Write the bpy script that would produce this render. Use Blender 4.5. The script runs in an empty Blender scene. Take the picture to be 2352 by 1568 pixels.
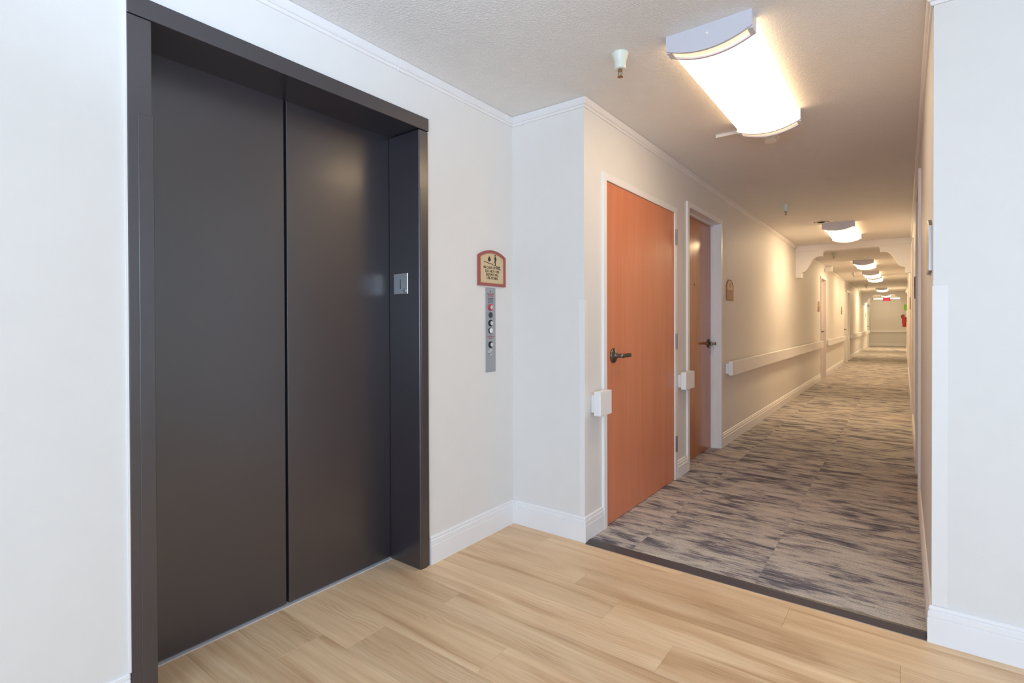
import bpy, bmesh, math, random
from mathutils import Vector, Matrix
random.seed(7)
SC = bpy.context.scene
COL = SC.collection
PI = math.pi

# ---------------------------------------------------------------- camera
cam_d = bpy.data.cameras.new('camera')
cam = bpy.data.objects.new('camera', cam_d); COL.objects.link(cam)
YAW, PITCH, ROLL = map(math.radians, (35.8985, -0.3832, -0.1763))
fw = Vector((-math.sin(YAW)*math.cos(PITCH), math.cos(YAW)*math.cos(PITCH), math.sin(PITCH)))
rt = Vector((math.cos(YAW), math.sin(YAW), 0)); up = rt.cross(fw)
r2 = rt*math.cos(ROLL)+up*math.sin(ROLL); u2 = -rt*math.sin(ROLL)+up*math.cos(ROLL)
m = Matrix((r2, u2, -fw)).transposed().to_4x4(); m.translation = (0, 0, 1.2)
cam.matrix_world = m
cam_d.sensor_width = 36.0; cam_d.lens = 36.0*1186.79/2352
cam_d.shift_x = -42.12/2352; cam_d.shift_y = -33.44/2352
cam_d.clip_start = 0.02; cam_d.clip_end = 200
SC.camera = cam

# ---------------------------------------------------------------- world, lights, exposure
w = bpy.data.worlds.new('world'); SC.world = w; w.use_nodes = True
w.node_tree.nodes['Background'].inputs[0].default_value = (0.75, 0.86, 1.0, 1)
w.node_tree.nodes['Background'].inputs[1].default_value = 1.0
SC.view_settings.view_transform = 'Standard'; SC.view_settings.look = 'None'
SC.view_settings.gamma = 1.0; SC.view_settings.use_curve_mapping = False
SC.view_settings.exposure = 0.25
SC.cycles.max_bounces = 14; SC.cycles.diffuse_bounces = 11; SC.cycles.glossy_bounces = 6

def area(name, loc, rot, sx, sy, power, col):
    d = bpy.data.lights.new(name, 'AREA'); d.shape = 'RECTANGLE'; d.size = sx; d.size_y = sy
    d.energy = power; d.color = col
    o = bpy.data.objects.new(name, d); COL.objects.link(o); o.location = loc; o.rotation_euler = rot
    return o
# added daylight lamps at two assumed windows (behind the camera, right-hand wall), tilted upward
ADDED_DAY_REAR, ADDED_DAY_RIGHT = 130, 28
LAMPS = (7.2, 25.0, 21.0, 17.0, 17.0, 34.0, 42.0)   # emission of each corridor light, nearest first
area('added_daylight_rear', (0.9, -3.06, 1.45), (PI/2+0.30, 0, 0), 3.3, 1.5, ADDED_DAY_REAR, (0.57, 0.765, 1.0))
area('added_daylight_right', (3.66, 0.2, 1.55), (PI/2+0.35, 0, PI/2), 2.2, 1.3, ADDED_DAY_RIGHT, (0.55, 0.75, 1.0))

# added, assumed photographer's flash, bounced off the lobby ceiling just above the camera
d = bpy.data.lights.new('assumed_bounce_flash', 'SPOT'); d.energy = 150; d.color = (0.56, 0.75, 1.0)
d.spot_size = math.radians(70); d.spot_blend = 1.0; d.shadow_soft_size = 0.05
fl = bpy.data.objects.new('assumed_bounce_flash', d); COL.objects.link(fl); fl.location = (0.15, -0.25, 1.45)
fl.rotation_euler = (Vector((-0.82, 0.44, 2.43))-fl.location).to_track_quat('-Z', 'Y').to_euler()

# ---------------------------------------------------------------- constants
Xe, Xf, Xd, Xc, Xr = -1.916, -1.906, -2.13, -1.4196, 0.0855
Yb, Zc, YEND = 2.465, 2.4335, 32.0

# ---------------------------------------------------------------- materials
def lin(r, g, b):
    f = lambda c: (c/255/12.92) if c/255 <= 0.04045 else ((c/255+0.055)/1.055)**2.4
    return (f(r), f(g), f(b), 1)
def new_mat(name):
    mt = bpy.data.materials.new(name); mt.use_nodes = True
    nt = mt.node_tree; return mt, nt, nt.nodes['Principled BSDF']
def N(nt, t, **kw):
    n = nt.nodes.new(t)
    for k, v in kw.items():
        if k.startswith('i_'):
            key = k[2:].replace('_', ' '); n.inputs[key].default_value = v
        else: setattr(n, k, v)
    return n
def coords(nt, scale, rnd=False, kind='Object'):
    tc = N(nt, 'ShaderNodeTexCoord'); mp = N(nt, 'ShaderNodeMapping')
    mp.inputs['Scale'].default_value = scale
    nt.links.new(tc.outputs[kind], mp.inputs['Vector'])
    if rnd:
        oi = N(nt, 'ShaderNodeObjectInfo'); mu = N(nt, 'ShaderNodeMath', operation='MULTIPLY')
        mu.inputs[1].default_value = 61.0
        nt.links.new(oi.outputs['Random'], mu.inputs[0])
        cb = N(nt, 'ShaderNodeCombineXYZ')
        for i in range(3): nt.links.new(mu.outputs[0], cb.inputs[i])
        nt.links.new(cb.outputs[0], mp.inputs['Location'])
    return mp.outputs[0]
def noise(nt, vec, scale, detail=2, rough=0.5, dist=0.0):
    n = N(nt, 'ShaderNodeTexNoise'); nt.links.new(vec, n.inputs['Vector'])
    n.inputs['Scale'].default_value = scale; n.inputs['Detail'].default_value = detail
    n.inputs['Roughness'].default_value = rough; n.inputs['Distortion'].default_value = dist
    return n.outputs['Fac']
def ramp(nt, fac, stops):
    r = N(nt, 'ShaderNodeValToRGB'); nt.links.new(fac, r.inputs[0])
    while len(r.color_ramp.elements) < len(stops): r.color_ramp.elements.new(0.5)
    for e, (p, c) in zip(r.color_ramp.elements, stops): e.position = p; e.color = c
    return r.outputs[0]
def mix(nt, fac, a, b, mode='MIX'):
    x = N(nt, 'ShaderNodeMix', data_type='RGBA', blend_type=mode)
    for sock, v in ((x.inputs[0], fac), (x.inputs[6], a), (x.inputs[7], b)):
        if isinstance(v, (int, float, tuple)): sock.default_value = v
        else: nt.links.new(v, sock)
    return x.outputs[2]
def bump(nt, bs, height, strength, dist):
    b = N(nt, 'ShaderNodeBump'); b.inputs['Strength'].default_value = strength
    b.inputs['Distance'].default_value = dist
    nt.links.new(height, b.inputs['Height']); nt.links.new(b.outputs[0], bs.inputs['Normal'])
def flat(name, col, rough=0.5, metal=0.0, spec=0.5, bmp=None):
    mt, nt, bs = new_mat(name)
    bs.inputs['Base Color'].default_value = col
    bs.inputs['Roughness'].default_value = rough; bs.inputs['Metallic'].default_value = metal
    bs.inputs['Specular IOR Level'].default_value = spec
    v = coords(nt, (1, 1, 1))
    f = noise(nt, v, 9.0, 3)
    nt.links.new(mix(nt, f, tuple(c*0.97 for c in col[:3])+(1,), tuple(min(1, c*1.02) for c in col[:3])+(1,)), bs.inputs['Base Color'])
    if bmp: bump(nt, bs, noise(nt, v, bmp[0], 3), bmp[1], bmp[2])
    return mt
M = {}
M['wall'] = flat('wall_paint', lin(222, 220, 217), 0.55, spec=0.35, bmp=(160, 0.12, 0.002))
M['ceiling'] = flat('ceiling_texture', lin(234, 232, 230), 0.7, spec=0.3)
nt = M['ceiling'].node_tree; bs = nt.nodes['Principled BSDF']
v = coords(nt, (1, 1, 1)); f = noise(nt, v, 95, 4, 0.6, 0.4)
bump(nt, bs, ramp(nt, f, [(0.42, (0, 0, 0, 1)), (0.6, (1, 1, 1, 1))]), 0.5, 0.004)
M['trim'] = flat('white_trim_paint', lin(232, 231, 232), 0.35, spec=0.45)
M['raceway'] = flat('raceway_plastic', lin(226, 224, 224), 0.45)
M['guard'] = flat('corner_guard_vinyl', lin(227, 225, 223), 0.5)
M['black'] = flat('dark_gap', (0.008, 0.008, 0.009, 1), 0.6)
M['rubber'] = flat('dark_rubber', lin(78, 72, 74), 0.4)
M['steel'] = flat('brushed_steel', (0.44, 0.44, 0.46, 1), 0.34, 0.9)
M['chrome'] = flat('chrome', (0.75, 0.76, 0.78, 1), 0.12, 1.0)
M['nickel'] = flat('pewter_metal', (0.16, 0.145, 0.13, 1), 0.3, 0.9)
M['hinge'] = flat('hinge_metal', (0.26, 0.24, 0.24, 1), 0.35, 0.9)
M['aluminium'] = flat('lamp_end_metal', lin(212, 212, 222), 0.35, 0.1)
M['plastic'] = flat('white_plastic', lin(235, 233, 228), 0.35)
M['cup'] = flat('sprinkler_cup_ivory', lin(222, 226, 214), 0.35)
M['brass'] = flat('sprinkler_brass', (0.35, 0.22, 0.12, 1), 0.3, 0.9)
M['sign_frame'] = flat('sign_frame_brick', lin(158, 82, 76), 0.45)
M['sign_plate'] = flat('sign_plate_sand', lin(210, 186, 146), 0.5)
M['sign_brown'] = flat('sign_insert_brown', lin(150, 105, 80), 0.45)
M['ink'] = flat('black_ink', lin(45, 36, 38), 0.6)
M['red_ink'] = flat('red_ink', lin(176, 100, 104), 0.6)
M['grey_ink'] = flat('grey_ink', lin(96, 90, 106), 0.6)
M['red'] = flat('red_enamel', lin(190, 45, 48), 0.3)
M['green'] = flat('green_sign', lin(130, 200, 60), 0.5)
M['bulb_white'] = flat('white_lens', lin(225, 228, 232), 0.3)
M['smoke'] = flat('smoked_button', lin(52, 56, 66), 0.25)
M['vent_dark'] = flat('vent_shadow', lin(150, 136, 122), 0.6)
M['sill'] = flat('sill_grey', lin(200, 200, 206), 0.35, 0.2)
M['hose'] = flat('black_hose', lin(30, 28, 28), 0.5)

def emis(name, col, s):
    mt, nt, bs = new_mat(name)
    bs.inputs['Base Color'].default_value = (0.8, 0.8, 0.78, 1)
    bs.inputs['Emission Color'].default_value = col; bs.inputs['Emission Strength'].default_value = s
    return mt
WARM = (1.0, 0.74, 0.44, 1)
DIFF = [emis('lamp_diffuser', WARM, s) for s in LAMPS]; M['diffuser'] = DIFF[0]
M['lamp_side'] = emis('lamp_side_panel', (1.0, 0.68, 0.36, 1), 3.5)
M['end_lens'] = emis('lamp_end_lens', (1.0, 0.62, 0.36, 1), 0.85)
M['tube'] = emis('fluorescent_tube', (1.0, 0.80, 0.52, 1), 22.0)
M['exit_red'] = emis('exit_letters', (1.0, 0.05, 0.10, 1), 1.3)
M['exit_panel'] = emis('exit_panel', (0.8, 0.03, 0.08, 1), 0.45)
for k_ in ('exit_red', 'exit_panel'): M[k_].node_tree.nodes['Principled BSDF'].inputs['Base Color'].default_value = (0.35, 0.01, 0.02, 1)

# elevator paint: dark brown satin with a fine orange-peel
mt, nt, bs = new_mat('elevator_paint'); M['elev'] = mt
v = coords(nt, (1, 1, 1)); f = noise(nt, v, 3.0, 3)
nt.links.new(mix(nt, f, (0.015, 0.011, 0.017, 1), (0.021, 0.015, 0.022, 1)), bs.inputs['Base Color'])
bs.inputs['Roughness'].default_value = 0.40; bs.inputs['Specular IOR Level'].default_value = 1.0
bs.inputs['Coat Weight'].default_value = 0.5; bs.inputs['Coat IOR'].default_value = 1.7
bs.inputs['Coat Roughness'].default_value = 0.22
bump(nt, bs, noise(nt, v, 230, 3), 0.12, 0.0012)

# door veneer (cherry) - vertical grain
def veneer(name, a, b, c, rough, ci=0.5):
    mt, nt, bs = new_mat(name)
    v = coords(nt, (9, 9, 0.55)); f1 = noise(nt, v, 1.6, 5, 0.6, 0.6)
    v2 = coords(nt, (90, 90, 3.0)); f2 = noise(nt, v2, 1.5, 3)
    base = ramp(nt, f1, [(0.3, a), (0.5, b), (0.72, c)])
    nt.links.new(mix(nt, 0.18, base, ramp(nt, f2, [(0.35, a), (0.65, c)])), bs.inputs['Base Color'])
    bs.inputs['Roughness'].default_value = rough; bs.inputs['Specular IOR Level'].default_value = ci
    return mt
M['cherry'] = veneer('cherry_veneer', lin(202, 122, 88), lin(209, 130, 95), lin(214, 138, 104), 0.3)
M['cherry_shaded'] = veneer('cherry_veneer_shaded', lin(166, 96, 58), lin(178, 106, 66), lin(188, 118, 76), 0.16, 0.9)  # same cherry wood; the shade on recessed doors is put into this darker colour
M['cream_door'] = flat('cream_door_paint', lin(228, 222, 212), 0.4)

# vinyl plank floor (every plank is an object; grain along X, shifted per plank)
mt, nt, bs = new_mat('oak_plank'); M['plank'] = mt
v = coords(nt, (0.75, 7.5, 7.5), rnd=True); f1 = noise(nt, v, 1.5, 3, 0.5, 0.9)
v2 = coords(nt, (1.8, 60.0, 60.0), rnd=True); f2 = noise(nt, v2, 1.6, 4, 0.6, 0.5)
base = ramp(nt, f1, [(0.30, lin(196, 158, 120)), (0.44, lin(222, 189, 150)), (0.66, lin(238, 211, 174))])
c2 = mix(nt, 0.20, base, ramp(nt, f2, [(0.36, lin(168, 130, 96)), (0.60, lin(232, 202, 164))]))
wv = N(nt, 'ShaderNodeTexWave', wave_type='BANDS', bands_direction='Y')
v3 = coords(nt, (0.35, 1.0, 1.0), rnd=True); nt.links.new(v3, wv.inputs['Vector'])
wv.inputs['Scale'].default_value = 22; wv.inputs['Distortion'].default_value = 14.0
wv.inputs['Detail'].default_value = 2; wv.inputs['Detail Scale'].default_value = 0.6
msk = noise(nt, coords(nt, (1.6, 6, 6), rnd=True), 1.4, 2)
mk = ramp(nt, msk, [(0.50, (0, 0, 0, 1)), (0.62, (0.22, 0.22, 0.22, 1))])
c3 = mix(nt, mk, c2, ramp(nt, wv.outputs['Fac'], [(0.1, lin(170, 130, 94)), (0.5, lin(222, 188, 148))]))
oi = N(nt, 'ShaderNodeObjectInfo')
tone = ramp(nt, oi.outputs['Random'], [(0.0, (0.88, 0.87, 0.86, 1)), (1.0, (1.06, 1.06, 1.05, 1))])
nt.links.new(mix(nt, 1.0, c3, tone, 'MULTIPLY'), bs.inputs['Base Color'])
bs.inputs['Roughness'].default_value = 0.42; bs.inputs['Specular IOR Level'].default_value = 0.4
bump(nt, bs, f2, 0.08, 0.001)

# carpet tile: greige loop pile with charcoal slivers running across the corridor
mt, nt, bs = new_mat('carpet_tile'); M['carpet'] = mt
big = noise(nt, coords(nt, (2.2, 7.0, 1), rnd=True), 1.6, 2, 0.5, 0.8)
mid = noise(nt, coords(nt, (5.0, 40.0, 1), rnd=True), 1.8, 3, 0.6, 0.3)
fin = noise(nt, coords(nt, (9.0, 210.0, 1), rnd=True), 1.8, 3, 0.7)
s1 = N(nt, 'ShaderNodeMath', operation='MULTIPLY_ADD'); nt.links.new(mid, s1.inputs[0]); s1.inputs[1].default_value = 0.80; nt.links.new(big, s1.inputs[2])
s2 = N(nt, 'ShaderNodeMath', operation='MULTIPLY_ADD'); nt.links.new(fin, s2.inputs[0]); s2.inputs[1].default_value = 0.70; nt.links.new(s1.outputs[0], s2.inputs[2])
rs = N(nt, 'ShaderNodeMapRange'); rs.inputs['From Min'].default_value = 0.85; rs.inputs['From Max'].default_value = 1.65
nt.links.new(s2.outputs[0], rs.inputs['Value'])
c1 = ramp(nt, rs.outputs[0], [(0.20, lin(98, 96, 107)), (0.36, lin(127, 124, 130)), (0.47, lin(167, 163, 160)), (0.72, lin(194, 189, 182))])
loop = noise(nt, coords(nt, (330, 330, 330)), 1.0, 1)
nt.links.new(mix(nt, 0.35, c1, ramp(nt, loop, [(0.35, (0.25, 0.23, 0.22, 1)), (0.65, (1, 0.97, 0.92, 1))]), 'OVERLAY'), bs.inputs['Base Color'])
bs.inputs['Roughness'].default_value = 0.95; bs.inputs['Specular IOR Level'].default_value = 0.1
bump(nt, bs, loop, 0.7, 0.003)

# ---------------------------------------------------------------- helpers
ORIG = {}
def root_loc(o):
    while o.parent is not None: o = o.parent
    return Vector(o.location)
def link(name, bm, mat, parent=None, smooth=False):
    me = bpy.data.meshes.new(name)
    if parent is not None:
        bmesh.ops.translate(bm, verts=bm.verts, vec=-root_loc(parent))
    if smooth:
        for f in bm.faces: f.smooth = True
    bm.normal_update(); bm.to_mesh(me); bm.free()
    me.materials.append(mat)
    o = bpy.data.objects.new(name, me); COL.objects.link(o)
    if parent is not None: o.parent = parent
    return o
def empty(name, loc):
    o = bpy.data.objects.new(name, None); o.location = loc; COL.objects.link(o); return o
def tag(o, label=None, cat=None, group=None, kind=None):
    for k, v in (('label', label), ('category', cat), ('group', group), ('kind', kind)):
        if v: o[k] = v
    return o
def copy_tree(o, parent=None):
    c = o.copy(); COL.objects.link(c); c.parent = parent
    for ch in list(o.children): copy_tree(ch, c)
    return c
def box(bm, x0, x1, y0, y1, z0, z1, bev=0.0, seg=2):
    ret = bmesh.ops.create_cube(bm, size=1.0)
    vs = ret['verts']
    for v in vs:
        v.co = Vector((x0+(x1-x0)*(v.co.x+0.5), y0+(y1-y0)*(v.co.y+0.5), z0+(z1-z0)*(v.co.z+0.5)))
    if bev > 0:
        es = list({e for v in vs for e in v.link_edges})
        bmesh.ops.bevel(bm, geom=es, offset=bev, segments=seg, affect='EDGES', profile=0.5)
    return bm
def B(*boxes, bev=0.0, seg=2):
    bm = bmesh.new()
    for b in boxes: box(bm, *b, bev=bev, seg=seg)
    return bm
def lathe(profile, centre, axis='Z', seg=28, bm=None):
    """profile: (radius, height) pairs along the axis"""
    bm = bm or bmesh.new(); rings = []
    def P(r, h, a):
        c, s = r*math.cos(a), r*math.sin(a)
        p = {'Z': (c, s, h), 'X': (h, c, s), 'Y': (c, h, s)}[axis]
        return Vector(p)+Vector(centre)
    for r, h in profile:
        rings.append([bm.verts.new(P(max(r, 1e-5), h, 2*PI*k/seg)) for k in range(seg)])
    for a, b in zip(rings, rings[1:]):
        for k in range(seg):
            bm.faces.new((a[k], a[(k+1) % seg], b[(k+1) % seg], b[k]))
    bm.faces.new(rings[0][::-1]); bm.faces.new(rings[-1])
    bmesh.ops.recalc_face_normals(bm, faces=bm.faces)
    return bm
def prism(pts, f0, f1, bm=None):
    """closed polygon pts (u,v) mapped through f0 and f1 (two functions (u,v)->xyz)"""
    bm = bm or bmesh.new()
    a = [bm.verts.new(f0(u, v)) for u, v in pts]; b = [bm.verts.new(f1(u, v)) for u, v in pts]
    n = len(pts)
    bm.faces.new(a); bm.faces.new(b[::-1])
    for k in range(n): bm.faces.new((a[k], b[k], b[(k+1) % n], a[(k+1) % n]))
    bmesh.ops.recalc_face_normals(bm, faces=bm.faces)
    return bm
def ring(outer, inner, f0, f1, bm=None):
    bm = bm or bmesh.new(); n = len(outer)
    A = [bm.verts.new(f0(*p)) for p in outer]; Bv = [bm.verts.new(f1(*p)) for p in outer]
    C = [bm.verts.new(f0(*p)) for p in inner]; D = [bm.verts.new(f1(*p)) for p in inner]
    for k in range(n):
        j = (k+1) % n
        bm.faces.new((A[k], A[j], C[j], C[k])); bm.faces.new((Bv[k], D[k], D[j], Bv[j]))
        bm.faces.new((A[k], Bv[k], Bv[j], A[j])); bm.faces.new((C[k], C[j], D[j], D[k]))
    bmesh.ops.recalc_face_normals(bm, faces=bm.faces)
    return bm
def sweep(profile, path, side=1):
    """profile (offset, z) swept along a 2D path with mitred corners; offset goes to the left (side=1) or right (-1)"""
    bm = bmesh.new(); n = len(path); rings = []
    for i, p in enumerate(path):
        p = Vector(p)
        d0 = (p-Vector(path[i-1])).normalized() if i > 0 else None
        d1 = (Vector(path[i+1])-p).normalized() if i < n-1 else None
        if d0 is None: d0 = d1
        if d1 is None: d1 = d0
        n0 = Vector((-d0.y, d0.x))*side; n1 = Vector((-d1.y, d1.x))*side
        nn = (n0+n1); nn = nn/nn.length; nn = nn/max(0.2, nn.dot(n0))
        rings.append([bm.verts.new((p.x+nn.x*o, p.y+nn.y*o, z)) for o, z in profile])
    k = len(profile)
    for a, b in zip(rings, rings[1:]):
        for j in range(k): bm.faces.new((a[j], a[(j+1) % k], b[(j+1) % k], b[j]))
    bm.faces.new(rings[0]); bm.faces.new(rings[-1][::-1])
    bmesh.ops.recalc_face_normals(bm, faces=bm.faces)
    return bm
def text_bm(s, size, fn, depth=0.0006, xs=1.0, spacing=1.0, line=1.0, bold=0.0, align='CENTER'):
    """text as mesh; fn maps local (u,v,w) to world"""
    cu = bpy.data.curves.new('t', 'FONT'); cu.body = s; cu.size = size; cu.align_x = align
    cu.extrude = depth/2; cu.space_character = spacing; cu.space_line = line; cu.offset = bold
    cu.resolution_u = 3
    o = bpy.data.objects.new('t', cu); COL.objects.link(o)
    bpy.context.view_layer.update()
    dg = bpy.context.evaluated_depsgraph_get()
    me = bpy.data.meshes.new_from_object(o.evaluated_get(dg))
    bm = bmesh.new(); bm.from_mesh(me)
    for v in bm.verts: v.co = Vector(fn(v.co.x*xs, v.co.y, v.co.z))
    bpy.data.objects.remove(o); bpy.data.curves.remove(cu); bpy.data.meshes.remove(me)
    bmesh.ops.recalc_face_normals(bm, faces=bm.faces)
    return bm

# ---------------------------------------------------------------- the setting: walls
WT = 0.22
def struct(name, bm, mat, label, cat):
    return tag(link(name, bm, mat), label, cat, kind='structure')
# left wall, around the elevator opening
oy0, oy1, oz = 0.60, 1.74, 2.16
struct('wall_left', B((Xe-WT, Xe, -3.2, oy0, -0.1, Zc+0.1), (Xe-WT, Xe, oy1, Yb+0.0, -0.1, Zc+0.1), (Xe-WT, Xe, oy0, oy1, oz, Zc+0.1)),
       M['wall'], 'pale greige lobby wall that holds the dark elevator entrance', 'wall')
struct('wall_return', B((Xe-WT, Xc, Yb, Yb+0.1, -0.1, Zc+0.1)), M['wall'],
       'narrow pale wall between the elevator wall and the corridor, facing the viewer', 'wall')
# corridor doors on the left wall: (opening y0, y1, z top)
L_OPEN = [(2.705, 3.815, 2.04), (4.135, 5.03, 2.135), (12.30, 13.16, 2.135), (17.30, 18.22, 2.04), (18.45, 19.31, 2.135), (28.8, 29.95, 2.1)]
R_OPEN = [(4.17, 5.05, 2.14), (7.5, 8.38, 2.14), (15.3, 16.18, 2.14)]
def corridor_wall(x0, x1, opens, y0, y1):
    bs, y = [], y0
    for a, b, z in opens:
        bs += [(x0, x1, y, a, -0.1, Zc+0.1), (x0, x1, a, b, z, Zc+0.1)]; y = b
    bs.append((x0, x1, y, y1, -0.1, Zc+0.1))
    return B(*bs)
struct('wall_corridor_left', corridor_wall(Xc-WT, Xc, L_OPEN, Yb+0.1, YEND), M['wall'],
       'long cream left wall of the corridor, with doors and handrail', 'wall')
struct('wall_corridor_right', corridor_wall(Xr, Xr+WT, R_OPEN, Yb+0.001, YEND), M['wall'],
       'long cream right wall of the corridor, seen nearly edge-on', 'wall')
struct('wall_front', B((Xr+0.002, 3.9, Yb-0.012, Yb+0.15, -0.1, Zc+0.1)), M['wall'],
       'bright white wall right of the corridor mouth, at the right picture edge', 'wall')
struct('wall_far', B((Xc-WT, Xr+WT, YEND, YEND+0.2, -0.1, Zc+0.1)), M['wall'], 'cream end wall of the corridor in the far distance', 'wall')
# walls the picture does not show, with assumed window openings for the added lights
struct('wall_rear', B((Xe-WT, -0.8, -3.2, -3.0, -0.1, Zc+0.1), (2.6, 3.9, -3.2, -3.0, -0.1, Zc+0.1),
       (-0.8, 2.6, -3.2, -3.0, -0.1, 0.65), (-0.8, 2.6, -3.2, -3.0, 2.25, Zc+0.1)), M['wall'], 'pale lobby wall behind the viewer with a wide assumed window', 'wall')
struct('wall_right', B((3.6, 3.8, -3.2, -0.95, -0.1, Zc+0.1), (3.6, 3.8, 1.35, Yb, -0.1, Zc+0.1),
       (3.6, 3.8, -0.95, 1.35, -0.1, 0.85), (3.6, 3.8, -0.95, 1.35, 2.25, Zc+0.1)), M['wall'], 'pale lobby wall on the far right with an assumed window', 'wall')
w1 = empty('assumed_window_1', (0.9, -3.0, 0.65)); tag(w1, 'assumed wide white-framed lobby window behind the viewer, added for light', 'window', kind='structure')  # unseen, assumed window around the added rear light
link('frame', B((-0.8, 2.6, -3.03, -2.98, 0.65, 0.70), (-0.8, 2.6, -3.03, -2.98, 2.20, 2.25), (-0.8, -0.75, -3.03, -2.98, 0.7, 2.2),
     (2.55, 2.6, -3.03, -2.98, 0.7, 2.2), (0.88, 0.92, -3.03, -2.98, 0.7, 2.2)), M['trim'], w1)
w2 = empty('assumed_window_2', (3.6, 0.2, 0.85)); tag(w2, 'assumed white-framed window in the right lobby wall, added for light', 'window', kind='structure')  # likewise assumed, framing the added light on the right
link('frame', B((3.59, 3.63, -0.95, 1.35, 0.85, 0.9), (3.59, 3.63, -0.95, 1.35, 2.2, 2.25), (3.59, 3.63, -0.95, -0.9, 0.9, 2.2),
     (3.59, 3.63, 1.3, 1.35, 0.9, 2.2)), M['trim'], w2)
struct('ceiling', B((Xe-WT, 3.9, -3.2, Yb+0.15, Zc, Zc+0.12), (Xc-WT, Xr+WT, Yb+0.15, YEND+0.2, Zc, Zc+0.12)), M['ceiling'],
       'flat off-white ceiling with a fine knockdown texture over lobby and corridor', 'ceiling')

# ---------------------------------------------------------------- floor: slab, planks, carpet tiles
floor = struct('floor', B((Xd-0.3, 3.9, -3.2, Yb+0.1, -0.12, -0.006), (Xc-WT, Xr+WT, Yb+0.1, YEND+0.2, -0.12, -0.006)), M['black'],
       'lobby floor of light oak planks meeting a patterned grey carpet in the corridor', 'floor')
def plank_mesh(L, W, T=0.005):
    bm = box(bmesh.new(), -L/2, L/2, -W/2, W/2, -T, 0)
    es = [e for e in bm.edges if all(v.co.z > -1e-5 for v in e.verts)]
    bmesh.ops.bevel(bm, geom=es, offset=0.0005, segments=1, affect='EDGES')
    return bm
PW, PL = 0.18, 1.22
joint = {0: -0.86, 1: -1.61, 2: -1.23, 3: -0.995, 4: -0.695, 5: -1.60, 6: -1.19, 7: -0.45, 8: -1.82, 9: -1.0, 10: -0.3}
mats_cache = {}
for k in range(30):
    y1 = 2.40+PW-PW*k; y0 = y1-PW
    if k == 0: y1 = Yb-0.002
    if y1 < -3.0: break
    left = Xe-0.004
    if y0 < 1.715 and y1 > 0.62: left = Xd+0.004
    right = 3.6
    j = joint.get(k, random.uniform(-1.8, -0.6))
    while j > left: j -= PL
    x = j
    while x < right:
        a, b = max(x, left), min(x+PL, right)
        if b-a > 0.02:
            o = link('plank', plank_mesh(b-a-0.0006, y1-y0-0.0006), M['plank'])
            o.location = ((a+b)/2, (y0+y1)/2, 0); o.parent = floor
        x += PL
xs = [Xc+0.001, -1.163, -0.553, Xr-0.001]
CT = 0.61
cache = {}
y = Yb+0.035; row = 0
while y < YEND:
    yb = min(y+CT, YEND)
    for i in range(3):
        L, W = xs[i+1]-xs[i], yb-y
        key = (i, round(W, 3))
        if key not in cache:
            bm = box(bmesh.new(), -L/2, L/2, -W/2, W/2, -0.006, 0.007)
            es = [e for e in bm.edges if all(v.co.z > 0 for v in e.verts)]
            bmesh.ops.bevel(bm, geom=es, offset=0.0012, segments=1, affect='EDGES')
            o = link('carpet_tile', bm, M['carpet']); cache[key] = o.data
        else:
            o = bpy.data.objects.new('carpet_tile', cache[key]); COL.objects.link(o)
        o.location = ((xs[i]+xs[i+1])/2, (y+yb)/2, 0); o.parent = floor
    y += CT; row += 1
for xw, sx, opens in ((Xc, 1, (L_OPEN[1], L_OPEN[2], L_OPEN[4])), (Xr, -1, R_OPEN)):
    for a, b, z in opens:
        x0, x1 = sorted((xw-sx*0.12, xw+sx*0.001))
        o = link('carpet_tile', B((x0-(x0+x1)/2, x1-(x0+x1)/2, (a-b)/2+0.002, (b-a)/2-0.002, -0.006, 0.0065)), M['carpet'])
        o.location = ((x0+x1)/2, (a+b)/2, 0); o.parent = floor
st = link('transition_strip', prism([(Yb-0.022, -0.004), (Yb-0.022, 0.002), (Yb+0.020, 0.0105), (Yb+0.036, 0.010), (Yb+0.036, -0.004)],
      lambda u, v: (Xc+0.016, u, v), lambda u, v: (Xr-0.016, u, v)), M['rubber'], floor)
tag(st, 'dark grey rubber strip')
# steel edge along the plank side of the strip
link('strip_edge', B((Xc+0.016, Xr-0.016, Yb-0.0255, Yb-0.022, -0.003, 0.0014)), M['steel'], floor)

# ---------------------------------------------------------------- baseboards and raceway trim
def bprof(T=0.014, H=0.138):
    return [(0, 0), (T, 0), (T, 0.092), (T-0.0035, 0.0945), (T-0.0035, 0.0965), (T-0.001, 0.099), (T-0.002, 0.117), (T-0.0065, 0.121),
            (T-0.0065, 0.123), (T-0.004, 0.126), (T-0.0055, H-0.003), (T-0.009, H), (0, H)]
BP = bprof()
def baseboard(name, path, side, label):
    return struct(name, sweep(BP, path, side), M['trim'], label, 'baseboard')
bb = baseboard('baseboard_left', [(Xe, 1.785), (Xe, Yb), (Xc, Yb), (Xc, 2.664)], -1, 'white moulded baseboard right of the elevator, turning the two wall corners')
link('corner_block', B((Xe, Xe+0.022, Yb-0.022, Yb, 0.0, 0.140), bev=0.002), M['trim'], bb)
baseboard('baseboard_left_front', [(Xe, -3.0), (Xe, 0.552)], -1, 'white moulded baseboard left of the elevator, at the bottom left picture edge')
baseboard('baseboard_corridor_a', [(Xc, 3.868), (Xc, 4.092)], -1, 'short white baseboard between the orange and the brown door')
baseboard('baseboard_corridor_b', [(Xc, 5.078), (Xc, 12.255)], -1, 'long white baseboard under the nearest long handrail')
baseboard('baseboard_corridor_c', [(Xc, 13.205), (Xc, 17.255)], -1, 'white baseboard on the left corridor wall past the third doorway')
baseboard('baseboard_corridor_d', [(Xc, 19.355), (Xc, 28.755)], -1, 'white baseboard on the distant part of the left corridor wall')
baseboard('baseboard_far', [(Xc, 30.0), (Xc, YEND), (Xr, YEND), (Xr, 16.23)], -1, 'white baseboard around the far end of the corridor')
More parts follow.
